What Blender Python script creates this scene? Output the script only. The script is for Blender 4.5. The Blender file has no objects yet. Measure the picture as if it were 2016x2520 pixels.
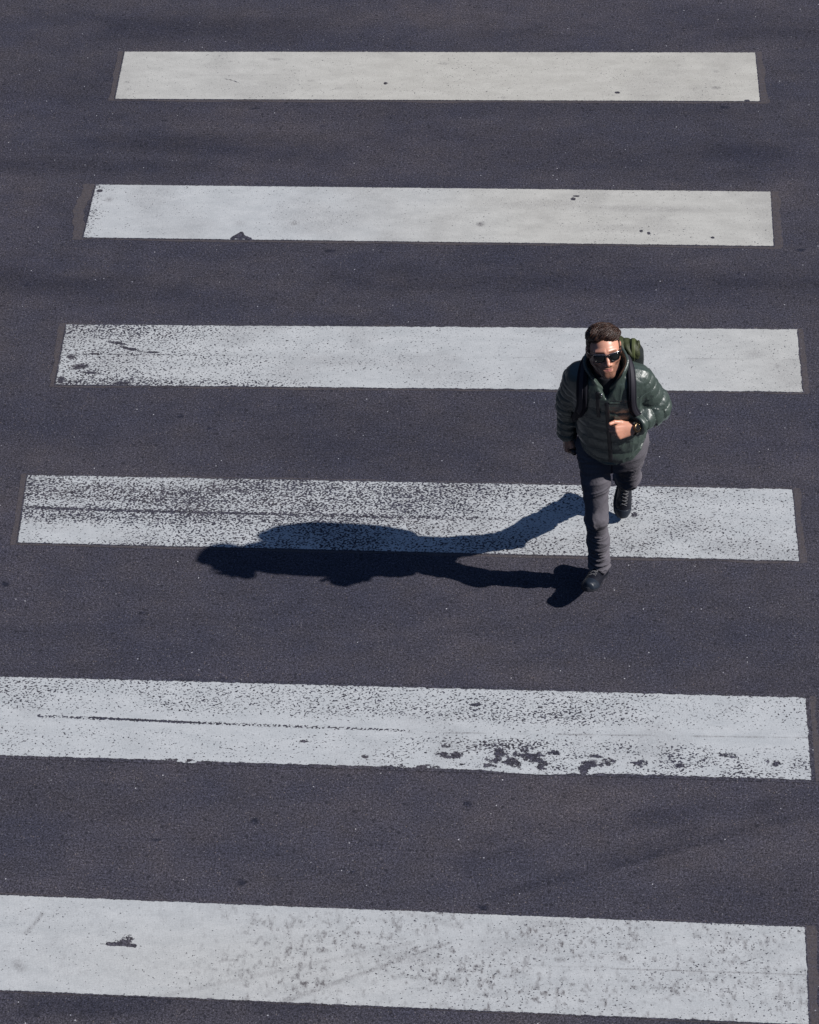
import bpy, math, time
import numpy as np
from mathutils import Vector, Matrix
from mathutils.bvhtree import BVHTree

T0 = time.time()
rng = np.random.RandomState(7)
sc = bpy.context.scene
COL = sc.collection
f32 = np.float32
def V(*a): return np.array(a, float)
def unit(v):
    v = np.asarray(v, float); return v / np.linalg.norm(v)

# ------------------------------------------------------------------ noise
TAB = rng.rand(64, 64, 64).astype(f32)
def noise3(P):
    """smooth value noise, 0..1"""
    P = np.asarray(P, f32)
    i = np.floor(P).astype(np.int32); f = P - i; f = f * f * (3 - 2 * f)
    i0 = i & 63; i1 = (i + 1) & 63
    x0, y0, z0 = i0[..., 0], i0[..., 1], i0[..., 2]
    x1, y1, z1 = i1[..., 0], i1[..., 1], i1[..., 2]
    fx, fy, fz = f[..., 0], f[..., 1], f[..., 2]
    a = TAB[x0, y0, z0] * (1 - fx) + TAB[x1, y0, z0] * fx
    b = TAB[x0, y1, z0] * (1 - fx) + TAB[x1, y1, z0] * fx
    c = TAB[x0, y0, z1] * (1 - fx) + TAB[x1, y0, z1] * fx
    d = TAB[x0, y1, z1] * (1 - fx) + TAB[x1, y1, z1] * fx
    return (a * (1 - fy) + b * fy) * (1 - fz) + (c * (1 - fy) + d * fy) * fz
def fbm3(P, o=3):
    s = 0; w = 1; t = 0
    for k in range(o):
        s = s + w * noise3(np.asarray(P) * 2 ** k + 17.3 * k); t += w; w *= .5
    return s / t
def n2(x, y, o=3, seed=0):
    return fbm3(np.stack([x, y, np.full_like(x, seed * 3.7 + .5)], -1), o)
def sstep(a, b, x):
    t = np.clip((x - a) / (b - a), 0, 1); return t * t * (3 - 2 * t)

# ------------------------------------------------------------------ implicit shapes
def smin(a, b, k):
    h = np.maximum(k - np.abs(a - b), 0) / k
    return np.minimum(a, b) - h * h * k * .25
def smax(a, b, k): return -smin(-a, -b, k)
def cone(P, a, b, ra, rb):
    a = np.asarray(a, f32); b = np.asarray(b, f32); d = b - a
    t = np.clip(((P - a) @ d) / max(float(d @ d), 1e-9), 0, 1)
    q = P - (a + t[:, None] * d)
    return np.sqrt((q * q).sum(1)) - (ra + (rb - ra) * t)
def fcone(P, a, b, ra, rb, side, k):
    """capsule flattened: distance along 'side' is divided by k (k<1 = thin)"""
    a = np.asarray(a, f32); b = np.asarray(b, f32); d = b - a
    t = np.clip(((P - a) @ d) / max(float(d @ d), 1e-9), 0, 1)
    q = P - (a + t[:, None] * d); s = unit(side)
    c = q @ s.astype(f32)
    q = q + (c * (1 / k - 1))[:, None] * s.astype(f32)
    return (np.sqrt((q * q).sum(1)) - (ra + (rb - ra) * t)) * (k if k < 1 else 1)
def chain(P, pts, rad, k=.01):
    d = cone(P, pts[0], pts[1], rad[0], rad[1])
    for i in range(1, len(pts) - 1):
        d = smin(d, cone(P, pts[i], pts[i + 1], rad[i], rad[i + 1]), k)
    return d
def chain_param(P, pts):
    """arc length of the nearest point on the polyline"""
    best = None; s0 = 0; out = None
    for a, b in zip(pts[:-1], pts[1:]):
        a = np.asarray(a, f32); b = np.asarray(b, f32); d = b - a; L = float(np.sqrt(d @ d))
        tr = ((P - a) @ d) / (L * L); t = np.clip(tr, 0, 1)
        q = P - (a + t[:, None] * d); dd = (q * q).sum(1)
        s = s0 + t * L
        if best is None: best, out = dd, s
        else:
            m = dd < best; best = np.where(m, dd, best); out = np.where(m, s, out)
        s0 += L
    return out
def ell(P, c, r):
    q = (P - np.asarray(c, f32)) / np.asarray(r, f32)
    l = np.sqrt((q * q).sum(1)); return (l - 1) * min(r)
def column(P, zs, cx, cy, rx, ry, pw=2.3):
    z = P[:, 2]
    X = np.interp(z, zs, cx); Y = np.interp(z, zs, cy); A = np.interp(z, zs, rx); B = np.interp(z, zs, ry)
    l = (np.abs((P[:, 0] - X) / A) ** pw + np.abs((P[:, 1] - Y) / B) ** pw) ** (1 / pw)
    d = (l - 1) * np.minimum(A, B)
    return np.maximum(np.maximum(d, zs[0] - z), z - zs[-1])

def surface(fn, lo, hi, h, margin=.02):
    """naive surface nets on a sparse evaluation of fn"""
    lo = np.asarray(lo, float); hi = np.asarray(hi, float)
    n = (np.ceil((hi - lo) / h / 4).astype(int) * 4) + 1
    cn = (n - 1) // 4 + 1
    H = 4 * h
    g = np.stack(np.meshgrid(*[lo[i] + H * np.arange(cn[i]) for i in range(3)], indexing='ij'), -1).reshape(-1, 3).astype(f32)
    C = fn(g).reshape(cn).astype(f32)
    idx = [np.minimum((np.arange(n[i]) + 2) // 4, cn[i] - 1) for i in range(3)]
    Fv = C[np.ix_(*idx)].copy()
    near = np.abs(Fv) < H * 1.2 + margin
    ii = np.argwhere(near)
    vals = np.empty(len(ii), f32)
    for s in range(0, len(ii), 400000):
        vals[s:s + 400000] = fn((lo + ii[s:s + 400000] * h).astype(f32))
    Fv[near] = vals
    Fv[0], Fv[-1], Fv[:, 0], Fv[:, -1], Fv[:, :, 0], Fv[:, :, -1] = 1, 1, 1, 1, 1, 1
    S = Fv < 0
    c = np.array(Fv.shape) - 1
    cnt = np.zeros(c, np.int8); 
    for a in (0, 1):
        for b in (0, 1):
            for d in (0, 1):
                cnt += S[a:a + c[0], b:b + c[1], d:d + c[2]]
    mixed = (cnt > 0) & (cnt < 8)
    cells = np.argwhere(mixed)
    vid = np.full(c, -1, np.int32); vid[mixed] = np.arange(len(cells))
    acc = np.zeros((len(cells), 3), np.float64); w = np.zeros(len(cells))
    offs = [(a, b, d) for a in (0, 1) for b in (0, 1) for d in (0, 1)]
    fv = {o: Fv[cells[:, 0] + o[0], cells[:, 1] + o[1], cells[:, 2] + o[2]] for o in offs}
    for o in offs:
        for ax in range(3):
            if o[ax]: continue
            q = list(o); q[ax] = 1; q = tuple(q)
            A, B = fv[o], fv[q]; m = (A < 0) != (B < 0)
            t = np.where(m, A / np.where(m, A - B, 1), 0)
            pos = np.array(o, float)[None, :].repeat(len(cells), 0); pos[:, ax] += t
            acc[m] += pos[m]; w[m] += 1
    vs = lo + (cells + acc / w[:, None]) * h
    faces = []
    for ax in range(3):
        sl0 = [slice(None)] * 3; sl1 = [slice(None)] * 3
        sl0[ax] = slice(0, -1); sl1[ax] = slice(1, None)
        A = S[tuple(sl0)]; B = S[tuple(sl1)]
        e = np.argwhere(A != B)
        u, v = (ax + 1) % 3, (ax + 2) % 3
        ok = (e[:, u] > 0) & (e[:, v] > 0) & (e[:, u] < c[u]) & (e[:, v] < c[v]); e = e[ok]
        flip = A[e[:, 0], e[:, 1], e[:, 2]]
        def cid(du, dv):
            k = e.copy(); k[:, u] += du; k[:, v] += dv
            return vid[k[:, 0], k[:, 1], k[:, 2]]
        q = np.stack([cid(-1, -1), cid(0, -1), cid(0, 0), cid(-1, 0)], 1)
        q[~flip] = q[~flip][:, ::-1]
        faces.append(q)
    fc = np.concatenate(faces)
    return vs, fc[(fc >= 0).all(1)]

# ------------------------------------------------------------------ mesh + object helpers
def join(*parts):
    vs, fs, o = [], [], 0
    for v, f in parts:
        v = np.asarray(v, float); vs.append(v)
        fs += [tuple(int(i) + o for i in q) for q in f]; o += len(v)
    return np.concatenate(vs), fs
def mesh_obj(name, v, f, mat, parent=None, smooth=True, attrs=None, origin=None, grid=False):
    v = np.asarray(v, float)
    org = np.zeros(3)
    if parent is not None: org = np.array(parent['org']) if 'org' in parent.keys() else np.zeros(3)
    elif origin is not None: org = np.asarray(origin, float)
    me = bpy.data.meshes.new(name)
    me.from_pydata((v - org).tolist() if not isinstance(f, np.ndarray) else [], [], f if not isinstance(f, np.ndarray) else []) if not isinstance(f, np.ndarray) else None
    if isinstance(f, np.ndarray):
        me.vertices.add(len(v)); me.vertices.foreach_set('co', (v - org).astype(f32).ravel())
        k = f.shape[1]
        me.loops.add(f.size); me.loops.foreach_set('vertex_index', f.astype(np.int32).ravel())
        me.polygons.add(len(f)); me.polygons.foreach_set('loop_start', (np.arange(len(f)) * k).astype(np.int32))
        me.update(calc_edges=True)
    if smooth: me.polygons.foreach_set('use_smooth', [True] * len(me.polygons))
    if attrs:
        for k, a in attrs.items():
            at = me.attributes.new(k, 'FLOAT', 'POINT'); at.data.foreach_set('value', np.asarray(a, f32))
    me.materials.append(mat); me.update()
    o = bpy.data.objects.new(name, me); COL.objects.link(o)
    if parent is not None:
        o.parent = parent
        if parent.type == 'MESH': pass
    else: o.location = org
    return o
def tag(o, label, cat=None, group=None, kind=None):
    if label: o['label'] = label
    if cat: o['category'] = cat
    if group: o['group'] = group
    if kind: o['kind'] = kind
    return o
ORG = {}
def thing(name, loc):
    e = bpy.data.objects.new(name, None); COL.objects.link(e); e.location = loc; e.empty_display_size = .2
    ORG[e] = np.array(loc, float); return e
def part(name, vf, mat, parent, org, smooth=True, attrs=None):
    """mesh in world coordinates, re-expressed about the thing's origin"""
    v, f = vf
    o = mesh_obj(name, np.asarray(v) - np.asarray(org), f, mat, None, smooth, attrs)
    o.parent = parent
    return o

def tube(pts, r, n=8, cap=True, flat=None, nrm=None):
    """tube along pts; r scalar or list; flat=(a,b) elliptical with normals nrm"""
    pts = np.asarray(pts, float); m = len(pts)
    r = np.full(m, r) if np.isscalar(r) else np.asarray(r, float)
    T = np.gradient(pts, axis=0); T /= np.linalg.norm(T, axis=1)[:, None] + 1e-12
    vs = []
    up = V(0, 0, 1) if abs(T[0] @ V(0, 0, 1)) < .9 else V(1, 0, 0)
    A = np.cross(T[0], up); A /= np.linalg.norm(A)
    for i in range(m):
        if nrm is not None:
            Nn = nrm[i] - (nrm[i] @ T[i]) * T[i]; Nn /= np.linalg.norm(Nn); A = np.cross(T[i], Nn); A /= np.linalg.norm(A); B = Nn
        else:
            A = A - (A @ T[i]) * T[i]; A /= np.linalg.norm(A); B = np.cross(T[i], A)
        a, b = (flat if flat else (1, 1))
        for k in range(n):
            t = 2 * math.pi * (k + .5) / n
            ca, sb = math.cos(t), math.sin(t)
            if flat:  # rounded box section
                ca = math.copysign(abs(ca) ** .5, ca); sb = math.copysign(abs(sb) ** .5, sb)
            vs.append(pts[i] + A * ca * a * r[i] + B * sb * b * r[i])
    fs = []
    for i in range(m - 1):
        for k in range(n):
            fs.append((i * n + k, i * n + (k + 1) % n, (i + 1) * n + (k + 1) % n, (i + 1) * n + k))
    if cap:
        fs.append(tuple(range(n))[::-1]); fs.append(tuple((m - 1) * n + k for k in range(n)))
    return np.array(vs), fs
def spline(cp, m):
    cp = np.asarray(cp, float); k = len(cp)
    P = np.vstack([2 * cp[0] - cp[1], cp, 2 * cp[-1] - cp[-2]])
    out = []
    for t in np.linspace(0, k - 1, m):
        i = min(int(t), k - 2); u = t - i; a, b, c, d = P[i], P[i + 1], P[i + 2], P[i + 3]
        out.append(.5 * (2 * b + (c - a) * u + (2 * a - 5 * b + 4 * c - d) * u * u + (3 * b - a - 3 * c + d) * u ** 3))
    return np.array(out)
def bvh(v, f): return BVHTree.FromPolygons([tuple(x) for x in np.asarray(v, float).tolist()], [tuple(int(i) for i in q) for q in f])
def cast(tree, o, d):
    h = tree.ray_cast(Vector(o), Vector(d)); return (np.array(h[0]), np.array(h[1])) if h[0] is not None else (None, None)
def smooth_pts(p, it):
    p = np.array(p, float)
    for _ in range(it): p[1:-1] = p[1:-1] * .5 + (p[:-2] + p[2:]) * .25
    return p

# ------------------------------------------------------------------ materials
def new_mat(name):
    m = bpy.data.materials.new(name); m.use_nodes = True
    nt = m.node_tree; b = nt.nodes['Principled BSDF']; return m, nt, b
class NB:
    def __init__(s, nt): s.nt = nt
    def n(s, t, **k):
        nd = s.nt.nodes.new(t)
        for a, v in k.items(): setattr(nd, a, v)
        return nd
    def l(s, a, b): s.nt.links.new(a, b)
    def put(s, sock, v):
        if isinstance(v, bpy.types.NodeSocket): s.l(v, sock)
        else: sock.default_value = v
    def math(s, op, a, b=None, c=None, clamp=False):
        m = s.n('ShaderNodeMath', operation=op, use_clamp=clamp); s.put(m.inputs[0], a)
        if b is not None: s.put(m.inputs[1], b)
        if c is not None: s.put(m.inputs[2], c)
        return m.outputs[0]
    def mix(s, fac, a, b, blend='MIX'):
        m = s.n('ShaderNodeMix', data_type='RGBA', blend_type=blend); m.clamp_result = False
        s.put(m.inputs[0], fac); s.put(m.inputs[6], a if not isinstance(a, tuple) else (*a, 1)[:4]); s.put(m.inputs[7], b if not isinstance(b, tuple) else (*b, 1)[:4])
        return m.outputs[2]
    def mapr(s, v, a, b, c=0., d=1., smooth=False):
        m = s.n('ShaderNodeMapRange', interpolation_type='SMOOTHSTEP' if smooth else 'LINEAR'); m.clamp = True
        s.put(m.inputs[0], v); s.put(m.inputs[1], a); s.put(m.inputs[2], b); s.put(m.inputs[3], c); s.put(m.inputs[4], d)
        return m.outputs[0]
    def noise(s, vec, scale, detail=2., rough=.5, dist=0.):
        m = s.n('ShaderNodeTexNoise'); s.l(vec, m.inputs['Vector']); m.inputs['Scale'].default_value = scale
        m.inputs['Detail'].default_value = detail; m.inputs['Roughness'].default_value = rough; m.inputs['Distortion'].default_value = dist
        return m.outputs['Fac']
    def map(s, vec, scale=(1, 1, 1), rot=(0, 0, 0), loc=(0, 0, 0)):
        m = s.n('ShaderNodeMapping'); s.l(vec, m.inputs[0]); m.inputs['Scale'].default_value = scale
        m.inputs['Rotation'].default_value = rot; m.inputs['Location'].default_value = loc; return m.outputs[0]
    def attr(s, name):
        a = s.n('ShaderNodeAttribute', attribute_name=name); return a.outputs['Fac']
    def pos(s): return s.n('ShaderNodeNewGeometry').outputs['Position']
    def bump(s, h, strength=.5, dist=.002, normal=None):
        b = s.n('ShaderNodeBump'); b.inputs['Strength'].default_value = strength; b.inputs['Distance'].default_value = dist
        s.l(h, b.inputs['Height'])
        if normal is not None: s.l(normal, b.inputs['Normal'])
        return b.outputs[0]

def asphalt_group():
    g = bpy.data.node_groups.new('asphalt', 'ShaderNodeTree')
    g.interface.new_socket('Color', in_out='OUTPUT', socket_type='NodeSocketColor')
    g.interface.new_socket('Height', in_out='OUTPUT', socket_type='NodeSocketFloat')
    b = NB(g); out = b.n('NodeGroupOutput'); P = b.pos()
    big = b.noise(b.map(P, (.35, 1.3, 1)), 1.6, 4, .6)             # tyre-polished lanes run along X
    mid = b.noise(b.map(P, (.8, 1.4, 1)), 7, 3, .65)
    grain = b.noise(P, 150, 3, .75)
    grain2 = b.noise(P, 85, 3, .7)
    warm = b.noise(P, 3.5, 4, .7)
    c = b.mix(b.mapr(warm, .38, .64), (.0545, .0520, .0685), (.0620, .0565, .0680))
    c = b.mix(b.mapr(big, .40, .60), b.mix(1., c, (.80, .84, .93), 'MULTIPLY'), c)
    k = b.math('MULTIPLY', b.mapr(grain, .34, .68, .15, 1.95), b.mapr(grain2, .34, .66, .50, 1.50))
    k = b.math('MULTIPLY', k, b.mapr(mid, .3, .7, .88, 1.12))
    m = b.n('ShaderNodeVectorMath', operation='SCALE'); b.l(c, m.inputs[0]); b.l(k, m.inputs['Scale'])
    c = m.outputs[0]
    # pale mineral chips, their glint in the light painted as paler colour
    v = b.n('ShaderNodeTexVoronoi', feature='F1'); b.l(P, v.inputs['Vector']); v.inputs['Scale'].default_value = 95
    sep = b.n('ShaderNodeSeparateColor'); b.l(v.outputs['Color'], sep.inputs[0])
    chip = b.math('MULTIPLY', b.mapr(v.outputs['Distance'], .22, .36, 1, 0), b.mapr(sep.outputs[0], .80, 1., 0, .85))
    c = b.mix(chip, c, b.mix(sep.outputs[1], (.19, .15, .13), (.20, .205, .23)))
    v2 = b.n('ShaderNodeTexVoronoi', feature='F1'); b.l(P, v2.inputs['Vector']); v2.inputs['Scale'].default_value = 42
    sp2 = b.n('ShaderNodeSeparateColor'); b.l(v2.outputs['Color'], sp2.inputs[0])
    spark = b.math('MULTIPLY', b.mapr(v2.outputs['Distance'], .10, .16, 1, 0), b.mapr(sp2.outputs[0], .975, .985, 0, 1))
    c = b.mix(spark, c, (.55, .55, .58))
    pit = b.math('MULTIPLY', b.mapr(v2.outputs['Distance'], .28, .42, .75, 0), b.mapr(sp2.outputs[1], .90, .95, 0, 1))
    c = b.mix(pit, c, (.018, .018, .026))
    b.l(c, out.inputs[0])
    b.l(b.math('ADD', b.math('MULTIPLY', grain, .7), b.math('MULTIPLY', grain2, .6)), out.inputs[1])
    return g
AG = asphalt_group()

def road_material():
    m, nt, p = new_mat('asphalt'); b = NB(nt)
    g = b.n('ShaderNodeGroup'); g.node_tree = AG
    P = b.pos()
    st = b.attr('stain'); br = b.noise(P, 38, 3, .7)
    dark = b.math('MULTIPLY', st, b.mapr(br, .32, .62, .55, 1.25), clamp=True)
    c = b.mix(dark, g.outputs[0], b.mix(1., g.outputs[0], (.30, .34, .46), 'MULTIPLY'))
    wm = b.attr('dust'); c = b.mix(b.math('MULTIPLY', wm, .8, clamp=True), c, b.mix(1., c, (1.20, 1.16, 1.12), 'MULTIPLY'))
    b.l(c, p.inputs['Base Color']); p.inputs['Roughness'].default_value = .82; p.inputs['Specular IOR Level'].default_value = .3
    b.l(b.bump(g.outputs[1], .55, .0035), p.inputs['Normal'])
    return m
def residue_material():
    m, nt, p = new_mat('old_marking_residue'); b = NB(nt)
    g = b.n('ShaderNodeGroup'); g.node_tree = AG; P = b.pos()
    n = b.noise(P, 45, 4, .75)
    c = b.mix(b.mapr(n, .35, .66, .25, .90), g.outputs[0], b.mix(b.noise(P, 120, 3, .8), (.050, .040, .043), (.125, .104, .100)))
    b.l(c, p.inputs['Base Color']); p.inputs['Roughness'].default_value = .85
    b.l(b.bump(g.outputs[1], .5, .003), p.inputs['Normal'])
    return m
def paint_material():
    m, nt, p = new_mat('road_marking_paint'); b = NB(nt)
    g = b.n('ShaderNodeGroup'); g.node_tree = AG; P = b.pos()
    wear = b.attr('wear'); dirt = b.attr('dirt'); tone = b.attr('tone'); hole = b.attr('hole')
    # worn speckle: paint survives on the stone tops, asphalt shows in the pits
    Pd = b.map(P, (.80, 1.12, 1), (0, 0, math.radians(-35)))
    nz = b.noise(Pd, 108, 2.0, .5, .15)
    nz2 = b.noise(P, 55, 2, .5)
    nn = b.math('ADD', b.math('MULTIPLY', nz, .86), b.math('MULTIPLY', nz2, .14))
    th = b.mapr(wear, 0., 1., .265, .585)
    mask = b.mapr(b.math('SUBTRACT', nn, th), -.026, .026, 1, 0)
    # ragged edges of chipped-off areas
    hz = b.math('ADD', hole, b.math('MULTIPLY', b.math('SUBTRACT', b.noise(P, 62, 4, .75), .5), 2.0))
    mask = b.math('MAXIMUM', mask, b.mapr(hz, .42, .58))
    grain = b.noise(P, 190, 3, .7)
    cl = b.noise(b.map(P, (.6, 1.5, 1)), 9, 4, .65)
    cool = b.mix(b.mapr(cl, .35, .65), (.470, .492, .506), (.545, .563, .574))
    warm = b.mix(b.mapr(cl, .35, .65), (.485, .470, .425), (.560, .545, .495))
    c = b.mix(tone, cool, warm)
    k = b.mapr(grain, .3, .7, .86, 1.12)
    s = b.n('ShaderNodeVectorMath', operation='SCALE'); b.l(c, s.inputs[0]); b.l(k, s.inputs['Scale']); c = s.outputs[0]
    # a fine woven embossing of the preformed tape
    wv = b.n('ShaderNodeTexChecker'); b.l(b.map(P, (1, 1, 1), (0, 0, math.radians(32))), wv.inputs[0]); wv.inputs['Scale'].default_value = 115
    c = b.mix(b.math('MULTIPLY', wv.outputs['Fac'], .07), c, (.25, .26, .28))
    dn = b.noise(b.map(P, (1.6, .8, 1)), 75, 4, .8)
    df = b.math('MULTIPLY', dirt, b.mapr(dn, .35, .68, .1, 1.35), clamp=True)
    fl = b.noise(b.map(P, (1, 1, 1), (0, 0, .5)), 130, 2, .5)
    df = b.math('MAXIMUM', df, b.mapr(fl, .69, .76, 0, .35))
    c = b.mix(df, c, (.14, .13, .135))
    c = b.mix(mask, c, g.outputs[0])
    b.l(c, p.inputs['Base Color']); p.inputs['Roughness'].default_value = .75; p.inputs['Specular IOR Level'].default_value = .3
    hgt = b.math('ADD', b.math('MULTIPLY', b.math('SUBTRACT', 1, mask), .8), b.math('MULTIPLY', grain, .18))
    hgt = b.math('ADD', hgt, b.math('MULTIPLY', b.math('MULTIPLY', g.outputs[1], mask), .5))
    b.l(b.bump(hgt, .5, .0025), p.inputs['Normal'])
    return m

def simple(name, col, rough=.6, metal=0., spec=.5, bump=None, var=.12, vscale=40, coat=0., sheen=0.):
    m, nt, p = new_mat(name); b = NB(nt); P = b.pos()
    n = b.noise(P, vscale, 3, .6)
    c = b.mix(n, tuple(x * (1 - var) for x in col), tuple(x * (1 + var) for x in col))
    b.l(c, p.inputs['Base Color']); p.inputs['Roughness'].default_value = rough; p.inputs['Metallic'].default_value = metal
    p.inputs['Specular IOR Level'].default_value = spec; p.inputs['Coat Weight'].default_value = coat
    p.inputs['Sheen Weight'].default_value = sheen
    if bump: b.l(b.bump(b.noise(P, bump[0], 3, .6), bump[1], bump[2]), p.inputs['Normal'])
    return m

# ------------------------------------------------------------------ camera (solved from the stripes)
cam_d = bpy.data.cameras.new('camera'); cam = bpy.data.objects.new('camera', cam_d); COL.objects.link(cam); sc.camera = cam
CF, CR, CU = V(-.05816459, .70464912, -.70716794), V(.9981258, .05454386, -.0277463), V(-.01902026, .70745642, .70650099)
CP = V(.8094412, -9.28743592, 9.35459673)
M = Matrix.Identity(4)
for i in range(3): M[i][0], M[i][1], M[i][2], M[i][3] = CR[i], CU[i], -CF[i], CP[i]
cam.matrix_world = M
cam_d.sensor_fit = 'HORIZONTAL'; cam_d.sensor_width = 36; cam_d.lens = 36 * 5393.13298 / 1725; cam_d.clip_end = 2000; cam_d.clip_start = .1

# ------------------------------------------------------------------ light
SUN_D = unit(V(-1.135, .112, -1.0))                      # travel direction of the light
el = math.asin(-SUN_D[2]); az = math.atan2(-SUN_D[0], -SUN_D[1])   # azimuth from +Y clockwise
w = bpy.data.worlds.new('World'); sc.world = w; w.use_nodes = True; nt = w.node_tree
sky = nt.nodes.new('ShaderNodeTexSky'); sky.sky_type = 'NISHITA'; sky.sun_disc = False
sky.sun_elevation = el; sky.sun_rotation = az; sky.ozone_density = 2.5; sky.air_density = 1.2; sky.dust_density = .3
bg = nt.nodes['Background']; bg.inputs[1].default_value = .058
_b = NB(nt); _tc = _b.n('ShaderNodeTexCoord'); _sp = _b.n('ShaderNodeSeparateXYZ'); _b.l(_tc.outputs['Generated'], _sp.inputs[0])
_k = _b.mapr(_sp.outputs[2], .0, .9, .05, 1.0, smooth=True)
_m = _b.n('ShaderNodeVectorMath', operation='SCALE'); _b.l(sky.outputs[0], _m.inputs[0]); _b.l(_k, _m.inputs['Scale'])
_t = _b.mix(1., _m.outputs[0], (.92, 1.0, 1.18), 'MULTIPLY')
nt.links.new(_t, bg.inputs[0])
sd = bpy.data.lights.new('sun', 'SUN'); sd.energy = 4.5; sd.angle = math.radians(.53); sd.color = (1, .965, .93)
so = bpy.data.objects.new('sun', sd); COL.objects.link(so)
so.rotation_euler = Vector(SUN_D.tolist()).to_track_quat('-Z', 'Y').to_euler(); so.location = (8, -1, 8)
sc.cycles.diffuse_bounces = 0
sc.view_settings.view_transform = 'Standard'; sc.view_settings.look = 'None'; sc.view_settings.exposure = 0

# ------------------------------------------------------------------ road
def grid_mesh(xs, ys, z):
    X, Y = np.meshgrid(xs, ys, indexing='xy'); nx, ny = len(xs), len(ys)
    v = np.stack([X.ravel(), Y.ravel(), np.full(X.size, z)], 1)
    i = (np.arange(ny - 1)[:, None] * nx + np.arange(nx - 1)[None, :]).ravel()
    f = np.stack([i, i + 1, i + nx + 1, i + nx], 1); return v, f, X.ravel(), Y.ravel()
def axis(a, b, step, far):
    inner = np.arange(a, b + 1e-6, step); k = np.geomspace(.05, far, 14)
    return np.concatenate([a - k[::-1], inner, b + k])
def blob(X, Y, cx, cy, rx, ry, rot=0, soft=.35):
    c, s = math.cos(rot), math.sin(rot); dx, dy = X - cx, Y - cy
    q = np.sqrt(((dx * c + dy * s) / rx) ** 2 + ((-dx * s + dy * c) / ry) ** 2); return 1 - sstep(1 - soft, 1 + soft, q)
def line(X, Y, pts, wd, soft=1.):
    d = np.full(X.shape, 9.)
    for (x0, y0), (x1, y1) in zip(pts[:-1], pts[1:]):
        L = (x1 - x0) ** 2 + (y1 - y0) ** 2; t = np.clip(((X - x0) * (x1 - x0) + (Y - y0) * (y1 - y0)) / L, 0, 1)
        d = np.minimum(d, np.hypot(X - x0 - t * (x1 - x0), Y - y0 - t * (y1 - y0)))
    return 1 - sstep(wd * (1 - soft * .6), wd * (1 + soft * .6), d)
def pix(px, py):
    """ground point seen at pixel (px,py) of the 1725-wide photograph; used for the marks on the road"""
    d = CF * 5393.13298 + CR * (px - 862.5) + CU * (1078 - py); t = -CP[2] / d[2]; g = CP + d * t; return g[0], g[1]

xs = axis(-3.2, 3.0, .0125, 300.); ys = axis(-3.6, 5.4, .0125, 300.)
v, f, X, Y = grid_mesh(xs, ys, 0.)
st = np.zeros(X.size)
def amx(a, b): return np.maximum(a, b)
# lanes darkened by traffic, running along X
for (yc, wd, amp, sd_) in ((3.12, .20, .62, 1), (2.93, .10, .45, 2), (1.86, .16, .62, 3), (4.35, .14, .5, 4), (.62, .18, .12, 5), (-.75, .22, .12, 6), (3.42, .08, .2, 7)):
    wob = .10 * (n2(X * .8, Y * 0 + sd_, 2, sd_) - .5)
    st = amx(st, amp * np.exp(-((Y - yc - wob) / wd) ** 2) * sstep(.3, .62, n2(X * .7, Y * 2.5, 3, sd_ + 10)))
st = amx(st, .30 * sstep(.52, .72, n2(X * .5, Y * 1.6, 4, 31)))
for a, b_, wd, amp in (((1725, 1705), (1180, 1850), .028, .75), ((1180, 1850), (960, 1905), .024, .5), ((1725, 1690), (1340, 1725), .05, .55),
                       ((1340, 1725), (1000, 1770), .03, .25), ((1250, 1815), (1480, 1745), .03, .5), ((960, 1905), (780, 1990), .02, .3), ((1500, 1690), (820, 1850), .05, .18),
                       ((1330, 1842), (1560, 1770), .018, .2), ((560, 2156), (900, 2060), .03, .25), ((60, 2125), (420, 2110), .05, .5), ((420, 2130), (640, 2110), .05, .35), ((880, 1275), (1060, 1225), .012, .3)):
    st = amx(st, amp * line(X, Y, [pix(*a), pix(*b_)], wd) * sstep(.25, .6, n2(X * 3, Y * 3, 3, 5)))
spots = [(537, 228, .035, .014), (675, 266, .028, .014), (696, 528, .04, .016), (1685, 526, .05, .02), (1525, 226, .055, .016), (380, 876, .022, .01), (445, 903, .03, .012), (595, 1018, .018, .012),
         (330, 1768, .03, .014), (535, 1728, .03, .02), (510, 1860, .03, .025), (864, 1926, .02, .015), (742, 1836, .02, .015), (1112, 1979, .03, .02), (1018, 1912, .03, .02), (1432, 1536, .03, .02),
         (130, 1120, .025, .02), (10, 1230, .03, .02), (470, 1430, .02, .01), (1122, 1240, .02, .01), (1440, 610, .03, .01), (870, 590, .04, .012), (1120, 745, .02, .01), (60, 600, .03, .012), (300, 1290, .02, .012), (450, 750, .025, .01), (1560, 575, .03, .012), (1330, 1300, .02, .01), (985, 1693, .03, .02)]
for q in spots:
    gx, gy = pix(q[0], q[1]); st = amx(st, 1.15 * blob(X + .02 * (n2(X * 60, Y * 60, 2, 8) - .5), Y + .03 * (n2(X * 50, Y * 50, 2, 9) - .5), gx, gy, q[2] * .75, q[3] * .65, .2 * math.sin(q[0])))
dust = np.clip(sstep(.48, .7, n2(X * 1.1, Y * 1.7, 4, 61)) * .8, 0, 1)
gx, gy = pix(860, 300); dust = amx(dust, .8 * blob(X, Y, gx, gy, .9, .28, 0, .9))
gx, gy = pix(1500, 30); dust = amx(dust, .7 * blob(X, Y, gx, gy, 2.4, .3, 0, .9))
gx, gy = pix(440, 1990 - 170); dust = amx(dust, .6 * blob(X, Y, gx, gy, .25, .06, 0, .9))
inside = (X > -3.3) & (X < 3.1) & (Y > -3.7) & (Y < 5.5)
st = np.where(inside, st, .1)
road = mesh_obj('road', v, f, road_material(), smooth=False, attrs={'stain': st, 'dust': dust})
tag(road, 'dark grey asphalt road with tyre marks and a zebra crossing', 'road', kind='structure')

# ------------------------------------------------------------------ stripes
PAINT = paint_material(); RES = residue_material()
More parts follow.
